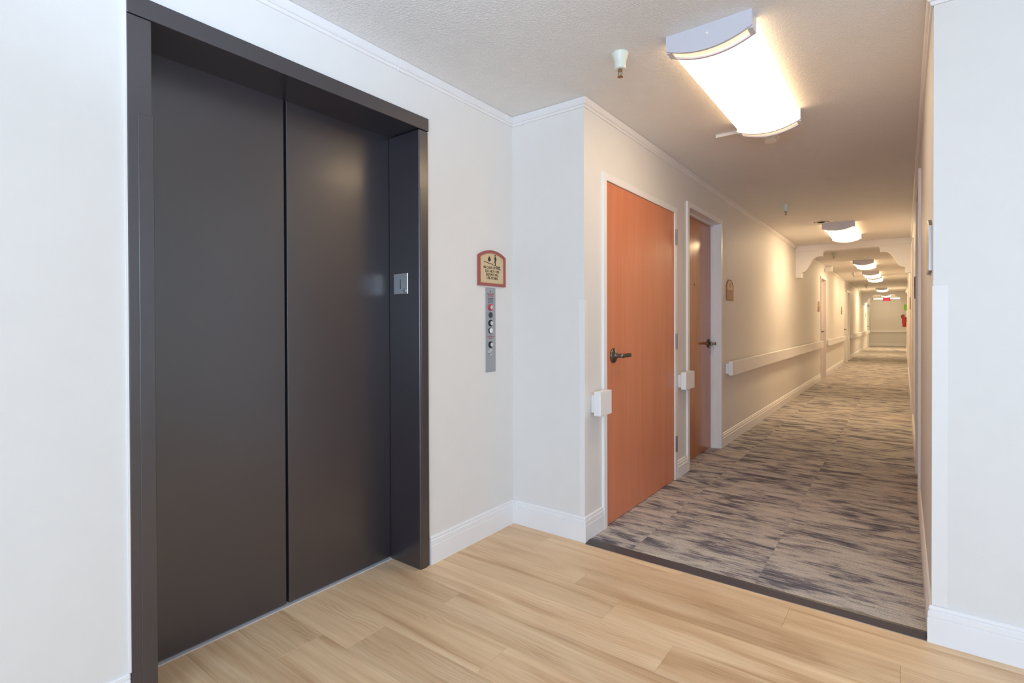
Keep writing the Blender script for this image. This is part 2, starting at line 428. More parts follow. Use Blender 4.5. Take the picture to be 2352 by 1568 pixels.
baseboard('baseboard_right_b', [(Xr, 15.25), (Xr, 8.43)], -1, 'white baseboard on the right corridor wall between its second and third doors')
baseboard('baseboard_right_c', [(Xr, 7.45), (Xr, 5.10)], -1, 'white baseboard on the right corridor wall just past its first door')
baseboard('baseboard_right', [(Xr, 4.118), (Xr, Yb-0.012), (3.6, Yb-0.012), (3.6, -3.0), (Xe, -3.0)], -1, 'white moulded baseboard of the bright wall at the right, wrapping into the corridor')

RP = [(0, Zc-0.001), (0.017, Zc-0.001), (0.019, Zc-0.004), (0.019, Zc-0.034), (0.015, Zc-0.039), (0.009, Zc-0.041), (0.007, Zc-0.053), (0, Zc-0.054)]
RPL = [(o+(0.002 if o > 0 else 0), z-(0.0015 if z < Zc-0.03 else 0)) for o, z in RP]
AY0, AY1 = 9.27, 9.40
t1 = struct('trim_1', sweep(RP, [(Xe, -3.0), (Xe, Yb), (Xc, Yb), (Xc, AY0)], -1), M['raceway'],
       'white cable trim running along the ceiling edge above elevator and doors', 'trim')
link('coupling', sweep(RPL, [(Xe, 1.595), (Xe, 1.645)], -1), M['raceway'], t1)
link('coupling', sweep(RPL, [(Xe, Yb-0.075), (Xe, Yb), (Xe+0.09, Yb)], -1), M['raceway'], t1)
link('coupling', sweep(RPL, [(Xc, 4.12), (Xc, 4.19)], -1), M['raceway'], t1)
struct('trim_2', sweep(RP, [(Xc, AY1), (Xc, 12.95)], -1), M['raceway'], 'short cable trim on the left wall just behind the scalloped arch', 'trim')
struct('trim_3', sweep(RP, [(Xc, 13.08), (Xc, 25.5)], -1), M['raceway'], 'cable trim on the far left corridor wall beyond the ceiling box', 'trim')
t4 = struct('trim_4', sweep(RP, [(Xr, AY0), (Xr, Yb-0.012), (3.6, Yb-0.012)], -1), M['raceway'],
       'white cable trim on the right corridor wall and over the bright wall', 'trim')
link('coupling', sweep(RPL, [(Xr, 4.80), (Xr, 4.74)], -1), M['raceway'], t4)
struct('trim_5', sweep(RP, [(Xr, 25.5), (Xr, AY1)], -1), M['raceway'], 'cable trim on the right corridor wall beyond the arch', 'trim')

# corner guards
def guard(label, faces):
    return tag(link('corner_guard', B(*faces, bev=0.0006, seg=1), M['guard']), label, 'corner guard', 'vinyl corner guards')
guard('white vinyl corner guard on the corner left of the orange door',
      [(Xc-0.032, Xc+0.0012, Yb-0.0016, Yb, 0.139, 1.330), (Xc, Xc+0.0016, Yb, Yb+0.032, 0.139, 1.330)])
guard('white vinyl corner guard on the bright wall corner at the right',
      [(Xr-0.0012, Xr+0.046, Yb-0.0136, Yb-0.012, 0.139, 1.337), (Xr-0.0016, Xr, Yb-0.012, Yb+0.020, 0.139, 1.337)])

# ---------------------------------------------------------------- elevator entrance
el = empty('elevator', (Xe, 1.167, 0))
tag(el, 'closed dark brown two-panel elevator entrance in a deep painted metal frame', 'elevator')
Yi0, Yi1, Yo0, Yo1, Zh, Zt = 0.620, 1.716, 0.556, 1.778, 2.147, 2.210
seam = 1.171
link('door_panel', B((Xd-0.03, Xd, Yi0-0.01, seam-0.0055, 0.010, Zh+0.02), bev=0.002), M['elev'], el)
link('door_panel', B((Xd-0.03, Xd, seam+0.0055, Yi1+0.01, 0.010, Zh+0.02), bev=0.002), M['elev'], el)
link('seam_gasket', B((Xd-0.035, Xd-0.018, seam-0.008, seam+0.008, 0.01, Zh)), M['black'], el)
# jambs: front leg plus the deep return to the door plane
jl = link('jamb', B((Xd, Xf, Yo0, Yi0, 0.0, Zh-0.001), bev=0.0025), M['elev'], el)
jr = link('jamb', B((Xd, Xf, Yi1, Yo1, 0.0, Zh-0.001), bev=0.006, seg=3), M['elev'], el)
link('header', B((Xd-0.03, Xf+0.003, Yo0, Yo1+0.001, Zh, Zt), bev=0.0025), M['elev'], el)
link('cover_plate', B((Xf-0.001, Xf+0.0022, 0.583, 0.6235, 0.0, 1.849), bev=0.001, seg=1), M['elev'], jl)
link('cover_plate', B((Xf-0.001, Xf+0.0015, 1.728, 1.7585, 0.0, 1.860), bev=0.0007, seg=1), M['elev'], jr)
tag(link('caulk_line', B((Xe-0.001, Xf-0.0015, Yo0-0.006, Yo0, 0.139, Zt+0.004)), M['trim'], el), 'pale caulk line')
tag(link('sill', B((Xd-0.02, Xd+0.012, Yi0, Yi1, -0.004, 0.0045)), M['sill'], el), 'thin metal sill')
# key switch plate on the right return
kp = tag(link('switch_plate', B((-2.0915, -1.9885, Yi1-0.0025, Yi1+0.001, 1.349, 1.4515), bev=0.001, seg=1), M['chrome'], el), 'chrome switch plate')
link('slot', B((-2.0445, -2.0405, Yi1-0.0032, Yi1-0.002, 1.375, 1.424)), M['black'], kp)
link('key_cylinder', lathe([(0.0, -0.006), (0.009, -0.006), (0.0105, -0.004), (0.0105, 0)], (-2.0085, Yi1-0.002, 1.3645), 'Y', 20), M['steel'], kp)
link('key_slot', B((-2.0092, -2.0078, Yi1-0.0086, Yi1-0.008, 1.3595, 1.3695)), M['black'], kp)

# ---------------------------------------------------------------- signs
def arch_pts(w, h, rise, n=18, inset=0.0):
    """arched rectangle: width w (u from -w/2..w/2), side height h, arch rise"""
    R = ((w/2)**2+rise**2)/(2*rise); cz = h+rise-R
    a0 = math.asin(min(1, (w/2)/R))
    if inset:
        w2 = w/2-inset; R -= inset
        a0 = math.asin(min(1, w2/R))
        pts = [(-w2, inset), (w2, inset)]
    else: pts = [(-w/2, 0), (w/2, 0)]
    for k in range(n+1):
        a = a0-2*a0*k/n; pts.append((R*math.sin(a), cz+R*math.cos(a)))
    return pts
def on_left(x, y, z):
    return lambda u, v, wv=0: (x+wv, y+u, z+v)
def on_right(x, y, z):
    return lambda u, v, wv=0: (x-wv, y-u, z+v)
fs = empty('fire_sign', (Xe, 2.266, 1.414))
tag(fs, 'arched brick-red framed fire sign above the elevator call panel', 'sign')
F = on_left(Xe, 2.266, 1.414)
W_, H_, R_ = 0.238, 0.169, 0.034
out = arch_pts(W_, H_, R_); inn = arch_pts(W_, H_, R_, inset=0.0155)
link('frame', ring(out, inn, lambda u, v: F(u, v, 0.0005), lambda u, v: F(u, v, 0.0115)), M['sign_frame'], fs)
link('plate', prism(inn, lambda u, v: F(u, v, 0.0005), lambda u, v: F(u, v, 0.006)), M['sign_plate'], fs)
ly = [0.0975, 0.077, 0.0580, 0.0385]
for t, vv in zip(['IN CASE OF FIRE,', 'DO NOT USE', 'ELEVATORS,', 'USE STAIRS'], ly):
    link('lettering', text_bm(t, 0.0205, lambda u, v, wv, vv=vv: F(u+0.003, v+vv, 0.0066+wv), xs=1.06, spacing=0.94, bold=0.0002), M['ink'], fs)
pic = bmesh.new()
pw = lambda u, v: F(u, v, 0.006); pw2 = lambda u, v: F(u, v, 0.0072)
flame = [(-0.022, 0.170), (-0.027, 0.163), (-0.0325, 0.156), (-0.034, 0.148), (-0.031, 0.141), (-0.025, 0.138), (-0.019, 0.139), (-0.0135, 0.144), (-0.012, 0.151), (-0.0145, 0.159), (-0.0195, 0.163)]
prism(flame, pw, pw2, pic)
def stroke(a, b, wd):
    a, b = Vector(a), Vector(b); d = (b-a).normalized(); n = Vector((-d.y, d.x))*wd/2
    prism([tuple(a+n), tuple(b+n), tuple(b-n), tuple(a-n)], pw, pw2, pic)
stairs = [(-0.070, 0.134), (-0.034, 0.132), (-0.034, 0.127), (0.004, 0.126), (0.004, 0.121), (0.036, 0.120), (0.036, 0.115), (0.074, 0.114)]
for a, b in zip(stairs, stairs[1:]): stroke(a, b, 0.0032)
prism([(0.028+0.0045*math.cos(k*PI/6), 0.1765+0.005*math.sin(k*PI/6)) for k in range(12)], pw, pw2, pic)
stroke((0.028, 0.170), (0.030, 0.146), 0.0085); stroke((0.030, 0.148), (0.030, 0.1205), 0.0055)
stroke((0.030, 0.147), (0.020, 0.136), 0.0045); stroke((0.020, 0.136), (0.0165, 0.131), 0.004)
stroke((0.030, 0.168), (0.041, 0.150), 0.0035); stroke((0.026, 0.168), (0.023, 0.152), 0.003)
link('pictogram', pic, M['ink'], fs)

def room_sign(y, z, label, right=False, x=None, group='arched room signs'):
    r = empty('room_sign', (x, y, z)); tag(r, label, 'sign', group)
    Fn = (on_right if right else on_left)(x, y, z)
    o = arch_pts(0.235, 0.145, 0.062); i = arch_pts(0.235, 0.145, 0.062, inset=0.011)
    link('frame', ring(o, i, lambda u, v: Fn(u, v, 0.0003), lambda u, v: Fn(u, v, 0.010)), M['sign_brown'], r)
    link('plate', prism(i, lambda u, v: Fn(u, v, 0.0003), lambda u, v: Fn(u, v, 0.0075)), M['sign_plate'], r)
    link('insert', prism([(-0.105, 0.012), (0.105, 0.012), (0.105, 0.105), (-0.105, 0.105)], lambda u, v: Fn(u, v, 0.006), lambda u, v: Fn(u, v, 0.0095)), M['sign_brown'], r)
    link('emblem', lathe([(0.0, 0.0), (0.026, 0.0), (0.024, 0.0012), (0.0, 0.0012)], Fn(0.0, 0.150, 0.0076 if not right else 0.0088), 'X', 16), M['sign_brown'], r)
    return r
room_sign(5.36, 1.425, 'arched brown room sign right of the brown door', x=Xc)
room_sign(11.98, 1.425, 'arched brown room sign before the third left doorway', x=Xc)
room_sign(16.72, 1.43, 'distant arched room sign before the fourth left door', x=Xc)
room_sign(27.9, 1.43, 'tiny far arched room sign left of the end exit door', x=Xc)
room_sign(6.15, 1.43, 'edge-on room sign on the right corridor wall beyond the first right door', right=True, x=Xr)
room_sign(11.2, 1.43, 'thin far sign on the right wall between second and third right doors', right=True, x=Xr)
# big sign on the right wall at the corridor mouth
bs_ = empty('wall_sign', (Xr, 2.610, 1.398)); tag(bs_, 'arched metal-edged sign at the corridor mouth, seen edge-on at the right', 'sign')
Fn = on_right(Xr, 2.610, 1.398)
o_ = arch_pts(0.235, 0.172, 0.036); i_ = arch_pts(0.235, 0.172, 0.036, inset=0.013)
link('frame', ring(o_, i_, lambda u, v: Fn(u, v, -0.0005), lambda u, v: Fn(u, v, 0.0105)), M['hinge'], bs_)
link('plate', prism(i_, lambda u, v: Fn(u, v, -0.0005), lambda u, v: Fn(u, v, 0.0098)), M['sign_plate'], bs_)

# ---------------------------------------------------------------- call panel
cp = empty('call_panel', (Xe, 2.2565, 0.924)); tag(cp, 'tall brushed steel elevator call panel below the fire sign', 'panel')
F = on_left(Xe, 2.2565, 0)
link('plate', B((Xe-0.0005, Xe+0.003, 2.2125, 2.3005, 0.924, 1.404), bev=0.0008, seg=1), M['steel'], cp)
def disc(name, z, mat, r, prof, parent=cp, dy=0.0):
    return link(name, lathe([(rr*r, hh) for rr, hh in prof], (Xe+0.003, 2.2565+dy, z), 'X', 24), mat, parent, smooth=False)
key = tag(disc('key_switch', 1.2925, M['red'], 0.0195, [(1, 0), (1, 0.004), (0.86, 0.006), (0.6, 0.006), (0.6, 0.003), (0, 0.003)]), 'red-ringed key switch')
disc('key_core', 1.2925, M['chrome'], 0.0115, [(1, 0), (1, 0.009), (0.8, 0.010), (0, 0.010)], key)
disc('indicator', 1.249, M['smoke'], 0.0165, [(1, 0), (1, 0.002), (0.9, 0.003), (0, 0.003)])
k2 = disc('key_switch', 1.2025, M['black'], 0.0185, [(1, 0), (1, 0.003), (0.85, 0.004), (0, 0.004)])
disc('key_core', 1.2025, M['chrome'], 0.012, [(1, 0), (1, 0.009), (0.8, 0.010), (0, 0.010)], k2)
k3 = tag(disc('call_button', 1.160, M['black'], 0.0175, [(1, 0), (1, 0.003), (0.85, 0.004), (0, 0.004)]), 'white call button')
disc('button_lens', 1.160, M['bulb_white'], 0.0145, [(1, 0), (1, 0.005), (0.9, 0.006), (0, 0.006)], k3)
k4 = disc('key_switch', 1.080, M['black'], 0.0185, [(1, 0), (1, 0.003), (0.85, 0.004), (0, 0.004)])
disc('key_core', 1.080, M['chrome'], 0.012, [(1, 0), (1, 0.009), (0.8, 0.010), (0, 0.010)], k4)
k5 = disc('key_switch', 1.037, M['chrome'], 0.0165, [(1, 0), (1, 0.003), (0.85, 0.004), (0, 0.004)])
disc('key_core', 1.037, M['steel'], 0.011, [(1, 0), (1, 0.008), (0.8, 0.009), (0, 0.009)], k5)
disc('screw', 1.383, M['smoke'], 0.0035, [(1, 0), (1, 0.001), (0, 0.001)])
for s, z, sz, mt_ in (('FIREFIGHTERS\'', 1.3645, 0.0105, 'red_ink'), ('OPERATION', 1.3535, 0.0105, 'red_ink'),
                      ('To recall elevators', 1.3415, 0.0080, 'grey_ink'), ('insert fire key', 1.3335, 0.0080, 'grey_ink'), ('and turn to ON', 1.3255, 0.0080, 'grey_ink'),
                      ('RESET OFF ON', 1.3165, 0.0075, 'grey_ink'),
                      ('FIRE', 1.1325, 0.0090, 'red_ink'), ('COMMUNICATION', 1.1230, 0.0082, 'red_ink'), ('PHONE', 1.1135, 0.0090, 'red_ink')):
    link('lettering', text_bm(s, sz, lambda u, v, wv, z=z: F(u, v+z, 0.0034+wv), depth=0.0003, xs=0.85, bold=0.00015), M[mt_], cp)

# ---------------------------------------------------------------- corridor doors
def lever(x, y, z, sx, sy, parent):
    """rosette on plane x, lever projects towards sx and turns along sy"""
    h = link('handle', lathe([(0.001, 0), (0.044, 0), (0.044, sx*0.006), (0.036, sx*0.012), (0.016, sx*0.015), (0.0125, sx*0.02),
             (0.0115, sx*0.048), (0.0135, sx*0.066), (0.001, sx*0.070)], (x, y, z), 'X', 28), M['nickel'], parent, smooth=True)
    a, b = sorted((y-sy*0.012, y+sy*0.118)); c, d = sorted((x+sx*0.050, x+sx*0.066))
    link('lever', B((c, d, a, b, z-0.012, z+0.012), bev=0.005, seg=3), M['nickel'], h)
    return h
def casing_bm(xw, sx, y0, y1, zt, wd, t, depth, side_in=True):
    """door frame: faces proud of the wall by t and a reveal of the given depth into the wall"""
    bm = bmesh.new()
    fx0, fx1 = sorted((xw-sx*depth, xw+sx*t))
    for a, b, z0, z1 in ((y0-wd, y0, 0.0, zt+wd), (y1, y1+wd, 0.0, zt+wd), (y0, y1, zt, zt+wd)):
        box(bm, *sorted((xw-sx*0.002, xw+sx*t)), a, b, z0, z1, bev=0.0018, seg=1)
    # reveal liners just inside the opening
    k = 0.0015
    for a, b, z0, z1 in ((y0-0.004, y0+k, 0.0, zt), (y1-k, y1+0.004, 0.0, zt), (y0, y1, zt-k, zt+0.004)):
        box(bm, *sorted((xw-sx*depth, xw+sx*(t-0.001))), a, b, z0, z1)
    return bm
def door(n, xw, sx, op, label, leaf_mat, recess, hinge=None, handle=None, peep=None, wd=0.042, deep=0.2):
    y0, y1, zt = op
    r = empty('door_%d' % n, (xw, (y0+y1)/2, 0)); tag(r, label, 'door', kind='structure')
    link('door_frame', casing_bm(xw, sx, y0, y1, zt, wd, 0.015, deep), M['trim'], r)
    lx = xw-sx*recess
    lf = link('leaf', B((*sorted((lx-sx*0.04, lx)), y0+0.003, y1-0.003, 0.010, zt-0.003), bev=0.001, seg=1), leaf_mat, r)
    if recess > 0.04:   # door stop in front of the leaf: stepped reveal
        s0, s1 = sorted((lx+sx*0.0005, lx+sx*0.030))
        bm = B((s0, s1, y0, y0+0.014, 0.0, zt), (s0, s1, y1-0.014, y1, 0.0, zt), (s0, s1, y0+0.014, y1-0.014, zt-0.014, zt), bev=0.0015, seg=1)
        link('door_stop', bm, M['trim'], r)
    link('threshold_shadow', B((*sorted((lx-sx*0.03, lx-sx*0.004)), y0, y1, 0.0072, 0.010)), M['black'], r)
    if hinge:
        hy, zs = hinge
        for z in zs:
            h = link('hinge', lathe([(0.001, -0.058), (0.0075, -0.058), (0.0075, -0.02), (0.0068, -0.019), (0.0075, -0.018), (0.0075, 0.018), (0.0068, 0.019), (0.0075, 0.020), (0.0075, 0.058), (0.001, 0.058)],
                     (xw+sx*0.021, hy, z), 'Z', 14), M['hinge'], r)
            link('hinge_leaf', B((*sorted((xw+sx*0.0145, xw+sx*0.018)), hy, hy+0.03, z-0.056, z+0.056)), M['hinge'], h)
    if handle:
        hy, hz, sy = handle; lever(lx, hy, hz, sx, sy, lf)
    if peep:
        link('peephole', lathe([(0.001, 0), (0.009, 0), (0.0085, sx*0.003), (0.004, sx*0.003), (0.001, sx*0.001)], (lx, peep[0], peep[1]), 'X', 16), M['nickel'], lf)
    return r
d1 = door(1, Xc, 1, (2.705, 3.815, 2.035), 'flush orange cherry-veneer door nearest the lobby, with three hinges', M['cherry'], -0.006,
          hinge=(3.822, (1.850, 1.062, 0.282)), handle=(2.80, 1.006, 1), wd=0.040, deep=0.05)
tag(link('latch_plate', B((Xc+0.004, Xc+0.0075, 2.7065, 2.7125, 0.955, 1.055)), M['steel'], d1), 'steel latch plate')
d2 = door(2, Xc, 1, (4.135, 5.03, 2.135), 'recessed glossy brown door beside the orange door, its cherry coloured darker as in shade', M['cherry_shaded'], 0.085,
     handle=(4.965, 1.005, -1), peep=(4.56, 1.54))
d3 = door(3, Xc, 1, (12.30, 13.16, 2.135), 'third recessed doorway on the left wall, past the arch', M['cherry_shaded'], 0.085, handle=(13.09, 1.0, -1))
d4 = door(4, Xc, 1, (17.30, 18.22, 2.035), 'distant flush cream door on the left wall', M['cream_door'], -0.004, handle=(17.38, 1.0, 1), deep=0.05)
d5 = door(5, Xc, 1, (18.45, 19.31, 2.135), 'distant recessed cream door right after the flush one', M['cream_door'], 0.085, handle=(18.53, 1.0, 1))
d6 = door(6, Xc, 1, (28.8, 29.95, 2.1), 'exit door at the far left end with a closer box on top', M['cream_door'], 0.0, handle=(28.9, 1.02, 1), deep=0.05)
cl = tag(link('door_closer', B((Xc+0.004, Xc+0.085, 28.95, 29.3, 1.93, 2.03), bev=0.004), M['hinge'], d6), 'grey door closer box')
link('closer_arm', B((Xc+0.03, Xc+0.045, 29.3, 29.75, 2.03, 2.042)), M['hinge'], cl)
door(7, Xr, -1, (4.17, 5.05, 2.14), 'first doorway on the right corridor wall, seen edge-on', M['cherry_shaded'], 0.085, handle=(4.25, 1.0, 1))
door(8, Xr, -1, (7.5, 8.38, 2.14), 'second doorway on the right corridor wall', M['cherry_shaded'], 0.085, handle=(7.58, 1.0, 1))
door(9, Xr, -1, (15.3, 16.18, 2.14), 'third doorway on the right corridor wall, far away', M['cherry_shaded'], 0.085, handle=(15.38, 1.0, 1))

# ---------------------------------------------------------------- handrails
def handrail(y0, y1, label, brackets, x=Xc, sx=1, group='corridor handrails'):
    r = empty('handrail', (x, (y0+y1)/2, 0.69)); tag(r, label, 'handrail', group)
    link('rail', B((x+0.030, x+0.072, y0, y1, 0.687, 0.822), bev=0.004), M['trim'], r)
    for a, b in brackets:
        link('bracket', B((x, x+0.031, a, b, 0.700, 0.797), bev=0.002, seg=1), M['trim'], r)
    return r
handrail(2.515, 2.652, 'short handrail block left of the orange door, nearest the lobby', [(2.54, 2.63)])
handrail(3.888, 4.085, 'short handrail block between the orange and brown doors', [(3.91, 4.06)])
handrail(5.215, 12.20, 'long white handrail past the brown door', [(5.24, 5.32), (7.4, 7.5), (9.7, 9.8), (12.08, 12.18)])
handrail(13.30, 17.22, 'second long handrail, between the third doorway and the flush cream door', [(13.33, 13.41), (15.2, 15.3), (17.1, 17.2)])
handrail(18.275, 18.40, 'tiny distant handrail block between the two cream doors', [(18.29, 18.385)])
handrail(19.50, 28.72, 'farthest long handrail on the left wall, before the exit door', [(19.53, 19.61), (22.5, 22.6), (25.5, 25.6), (28.6, 28.7)])
handrail(30.05, 30.35, 'tiny handrail block past the far exit door', [(30.1, 30.3)])
r = empty('handrail', (-0.66, YEND, 0.69)); tag(r, 'handrail across the far end wall of the corridor', 'handrail', 'corridor handrails')
link('rail', B((Xc+0.01, Xr-0.01, YEND-0.075, YEND-0.03, 0.687, 0.822), bev=0.004), M['trim'], r)
link('bracket', B((Xc+0.05, Xc+0.15, YEND-0.031, YEND, 0.70, 0.797)), M['trim'], r)
link('bracket', B((Xr-0.15, Xr-0.05, YEND-0.031, YEND, 0.70, 0.797)), M['trim'], r)

# ---------------------------------------------------------------- scalloped arches under the ceiling
XM = (Xc+Xr)/2
def half_profile():
    hw = (Xr-Xc)/2
    p = [(-hw, 1.922), (-hw+0.080, 1.922), (-hw+0.080, 2.000)]
    # s-curve: leaves the leg level, climbs steeply, rolls over into the shoulder
    for t, v in ((0.0, 2.003), (0.08, 2.004), (0.18, 2.012), (0.28, 2.030), (0.37, 2.056), (0.45, 2.090), (0.52, 2.126), (0.59, 2.160),
                 (0.66, 2.188), (0.74, 2.212), (0.83, 2.230), (0.92, 2.240), (1.0, 2.243)):
        p.append((-hw+0.080+0.235*t, v))
    p.append((-hw+0.382, 2.245))
    p.append((-hw+0.384, 2.300))
    for k in range(1, 6):
        a = PI/2*k/5
        p.append((-hw+0.384+0.034*(1-math.cos(a)), 2.300+0.030*math.sin(a)))
    return p
def arch(ay0, ay1, label):
    r = empty('arch', (XM, ay0, Zc)); tag(r, label, 'arch', 'scalloped ceiling arches')
    hp = half_profile(); full = hp+[(-u, v) for u, v in hp[::-1]]
    bm = bmesh.new(); top = Zc
    A, Bv, C, D = [], [], [], []
    for u, v in full:
        A.append(bm.verts.new((XM+u, ay0, v))); Bv.append(bm.verts.new((XM+u, ay1, v)))
        C.append(bm.verts.new((XM+u, ay0, top))); D.append(bm.verts.new((XM+u, ay1, top)))
    for k in range(len(full)-1):
        if abs(full[k][0]-full[k+1][0]) > 1e-6:
            bm.faces.new((A[k], A[k+1], C[k+1], C[k])); bm.faces.new((Bv[k], D[k], D[k+1], Bv[k+1]))
        bm.faces.new((A[k], Bv[k], Bv[k+1], A[k+1]))
    bm.faces.new((A[0], C[0], D[0], Bv[0])); bm.faces.new((A[-1], Bv[-1], D[-1], C[-1]))
    bmesh.ops.recalc_face_normals(bm, faces=bm.faces)
    link('scalloped_board', bm, M['trim'], r)
    link('top_rail', B((Xc+0.001, Xr-0.001, ay0-0.012, ay0, Zc-0.097, Zc-0.001), bev=0.003), M['trim'], r)
    return r
arch(AY0, AY1, 'nearest white scalloped arch spanning the corridor under the ceiling')
arch(25.5, 25.63, 'small distant scalloped arch before the corridor end')

# ---------------------------------------------------------------- ceiling lights
LW, LL = 0.350, 1.245
def arc(w_, z_edge, z_mid, n=16):
    """downward bulging arc; returns (x, z) left to right"""
    return [(-w_/2+w_*k/n, z_edge-(z_edge-z_mid)*(1-(2*k/n-1)**2)) for k in range(n+1)]
def lamp_proto():
    r = empty('ceiling_light', (0, 0, 0))
    def slab(name, w_, ze, zm, y0, y1, mat, parent=r, topz=0.0):
        pts = [(w_/2, topz), (-w_/2, topz)]+arc(w_, ze, zm)
        return link(name, prism(pts, lambda u, v: (u, y0, v), lambda u, v: (u, y1, v)), mat, parent)
    def band(w_, ze, zm, y0, y1, t, bm):
        o = [(w_/2, 0.0)]; ar = arc(w_, ze, zm)
        outer = [(-w_/2, -0.002)]+ar+[(w_/2, -0.002)]
        ar2 = arc(w_-2*t, ze+t, zm+t)
        inner = [(-w_/2+t, -0.002)]+ar2+[(w_/2-t, -0.002)]
        a = [bm.verts.new((u, y0, v)) for u, v in outer]; b = [bm.verts.new((u, y1, v)) for u, v in outer]
        c = [bm.verts.new((u, y0, v)) for u, v in inner]; d = [bm.verts.new((u, y1, v)) for u, v in inner]
        for k in range(len(outer)-1):
            bm.faces.new((a[k], a[k+1], b[k+1], b[k])); bm.faces.new((c[k], d[k], d[k+1], c[k+1]))
            bm.faces.new((a[k], c[k], c[k+1], a[k+1])); bm.faces.new((b[k], b[k+1], d[k+1], d[k]))
    df = slab('diffuser', LW-0.024, -0.056, -0.095, 0.077, LL-0.077, M['diffuser'], topz=-0.0005)
    df.data.materials.append(M['lamp_side'])
    for p in df.data.polygons:
        if abs(p.normal.z) < 0.3: p.material_index = 1
    for s in (0, 1):
        f = (lambda y: y) if s == 0 else (lambda y: LL-y)
        y0, y1 = sorted((f(0.0), f(0.012)))
        ep = slab('end_cap', LW, -0.062, -0.102, y0, y1, M['aluminium'])
        bm = bmesh.new()
        a, b = sorted((f(0.066), f(0.079))); band(LW, -0.062, -0.102, a, b, 0.006, bm)
        # side cheeks joining the two bands
        a, b = sorted((f(0.012), f(0.066)))
        for sx in (-1, 1):
            x0, x1 = sorted((sx*LW/2, sx*(LW/2-0.006))); box(bm, x0, x1, a, b, -0.063, -0.001)
            x0, x1 = sorted((sx*LW/2, sx*(LW/2-0.020))); box(bm, x0, x1, a, b, -0.069, -0.063)
        bmesh.ops.recalc_face_normals(bm, faces=bm.faces)
        link('end_band', bm, M['aluminium'], ep)
        a, b = sorted((f(0.012), f(0.077))); slab('end_lens', LW-0.016, -0.054, -0.094, a, b, M['end_lens'], parent=ep, topz=-0.001)
        yy = f(0.0)+(-0.001 if s == 0 else 0.001)
        link('finial', lathe([(0.001, 0), (0.0065, 0), (0.005, (-0.005 if s == 0 else 0.005)), (0.001, (-0.006 if s == 0 else 0.006))], (0, f(0.0), -0.040), 'Y', 14), M['plastic'], ep)
    return r
lights = [(2.160, 'nearest warm white ceiling light, large at the top of the picture'),
          (7.36, 'second ceiling light, beside the round vent before the arch'),
          (12.10, 'third ceiling light, first one seen through the arch'),
          (14.90, 'fourth ceiling light, overlapping the one behind it'),
          (16.45, 'fifth ceiling light, half hidden behind the fourth'),
          (22.20, 'sixth ceiling light, small, before the far arch'),
          (27.30, 'seventh and farthest curved ceiling light, beyond the far arch')]
proto = lamp_proto()
for i, (yy, lab) in enumerate(lights):
    o = proto if i == 0 else copy_tree(proto)
    if i:
        df = [c for c in o.children if c.name.startswith('diffuser')][0]
        df.data = df.data.copy(); df.data.materials[0] = DIFF[i]
    o.location = (-0.661, yy, Zc); tag(o, lab, 'ceiling light', 'corridor ceiling lights')

# fluorescent tube fixture and exit sign at the far end
ft = empty('tube_light', (-0.71, 30.9, Zc)); tag(ft, 'bright straight tube light across the far corridor end', 'light')
link('housing', B((-1.30, -0.12, 30.86, 30.96, Zc-0.045, Zc-0.001), bev=0.003), M['plastic'], ft)
link('tube', lathe([(0.001, -0.53), (0.019, -0.53), (0.019, 0.53), (0.001, 0.53)], (-0.71, 30.90, Zc-0.070), 'X', 14), M['tube'], ft, smooth=True)
for sx in (-1, 1):
    x = -0.71+sx*0.56
    link('lamp_holder', B((x-0.018, x+0.018, 30.885, 30.915, Zc-0.095, Zc-0.045)), M['hinge'], ft)
ex = empty('exit_sign', (-0.66, 30.1, Zc)); tag(ex, 'small glowing red exit sign hanging at the corridor end', 'sign')
link('body', B((-0.84, -0.54, 30.08, 30.12, Zc-0.205, Zc-0.055), bev=0.004), M['sign_frame'], ex)
link('canopy', B((-0.73, -0.65, 30.07, 30.13, Zc-0.056, Zc-0.0005), bev=0.003), M['plastic'], ex)
link('face', B((-0.825, -0.555, 30.0775, 30.081, Zc-0.193, Zc-0.067)), M['exit_panel'], ex)
link('lettering', text_bm('EXIT', 0.13, lambda u, v, wv: (-0.69+u, 30.0765+wv, Zc-0.177+v), depth=0.002, xs=0.82, bold=0.003), M['exit_red'], ex)

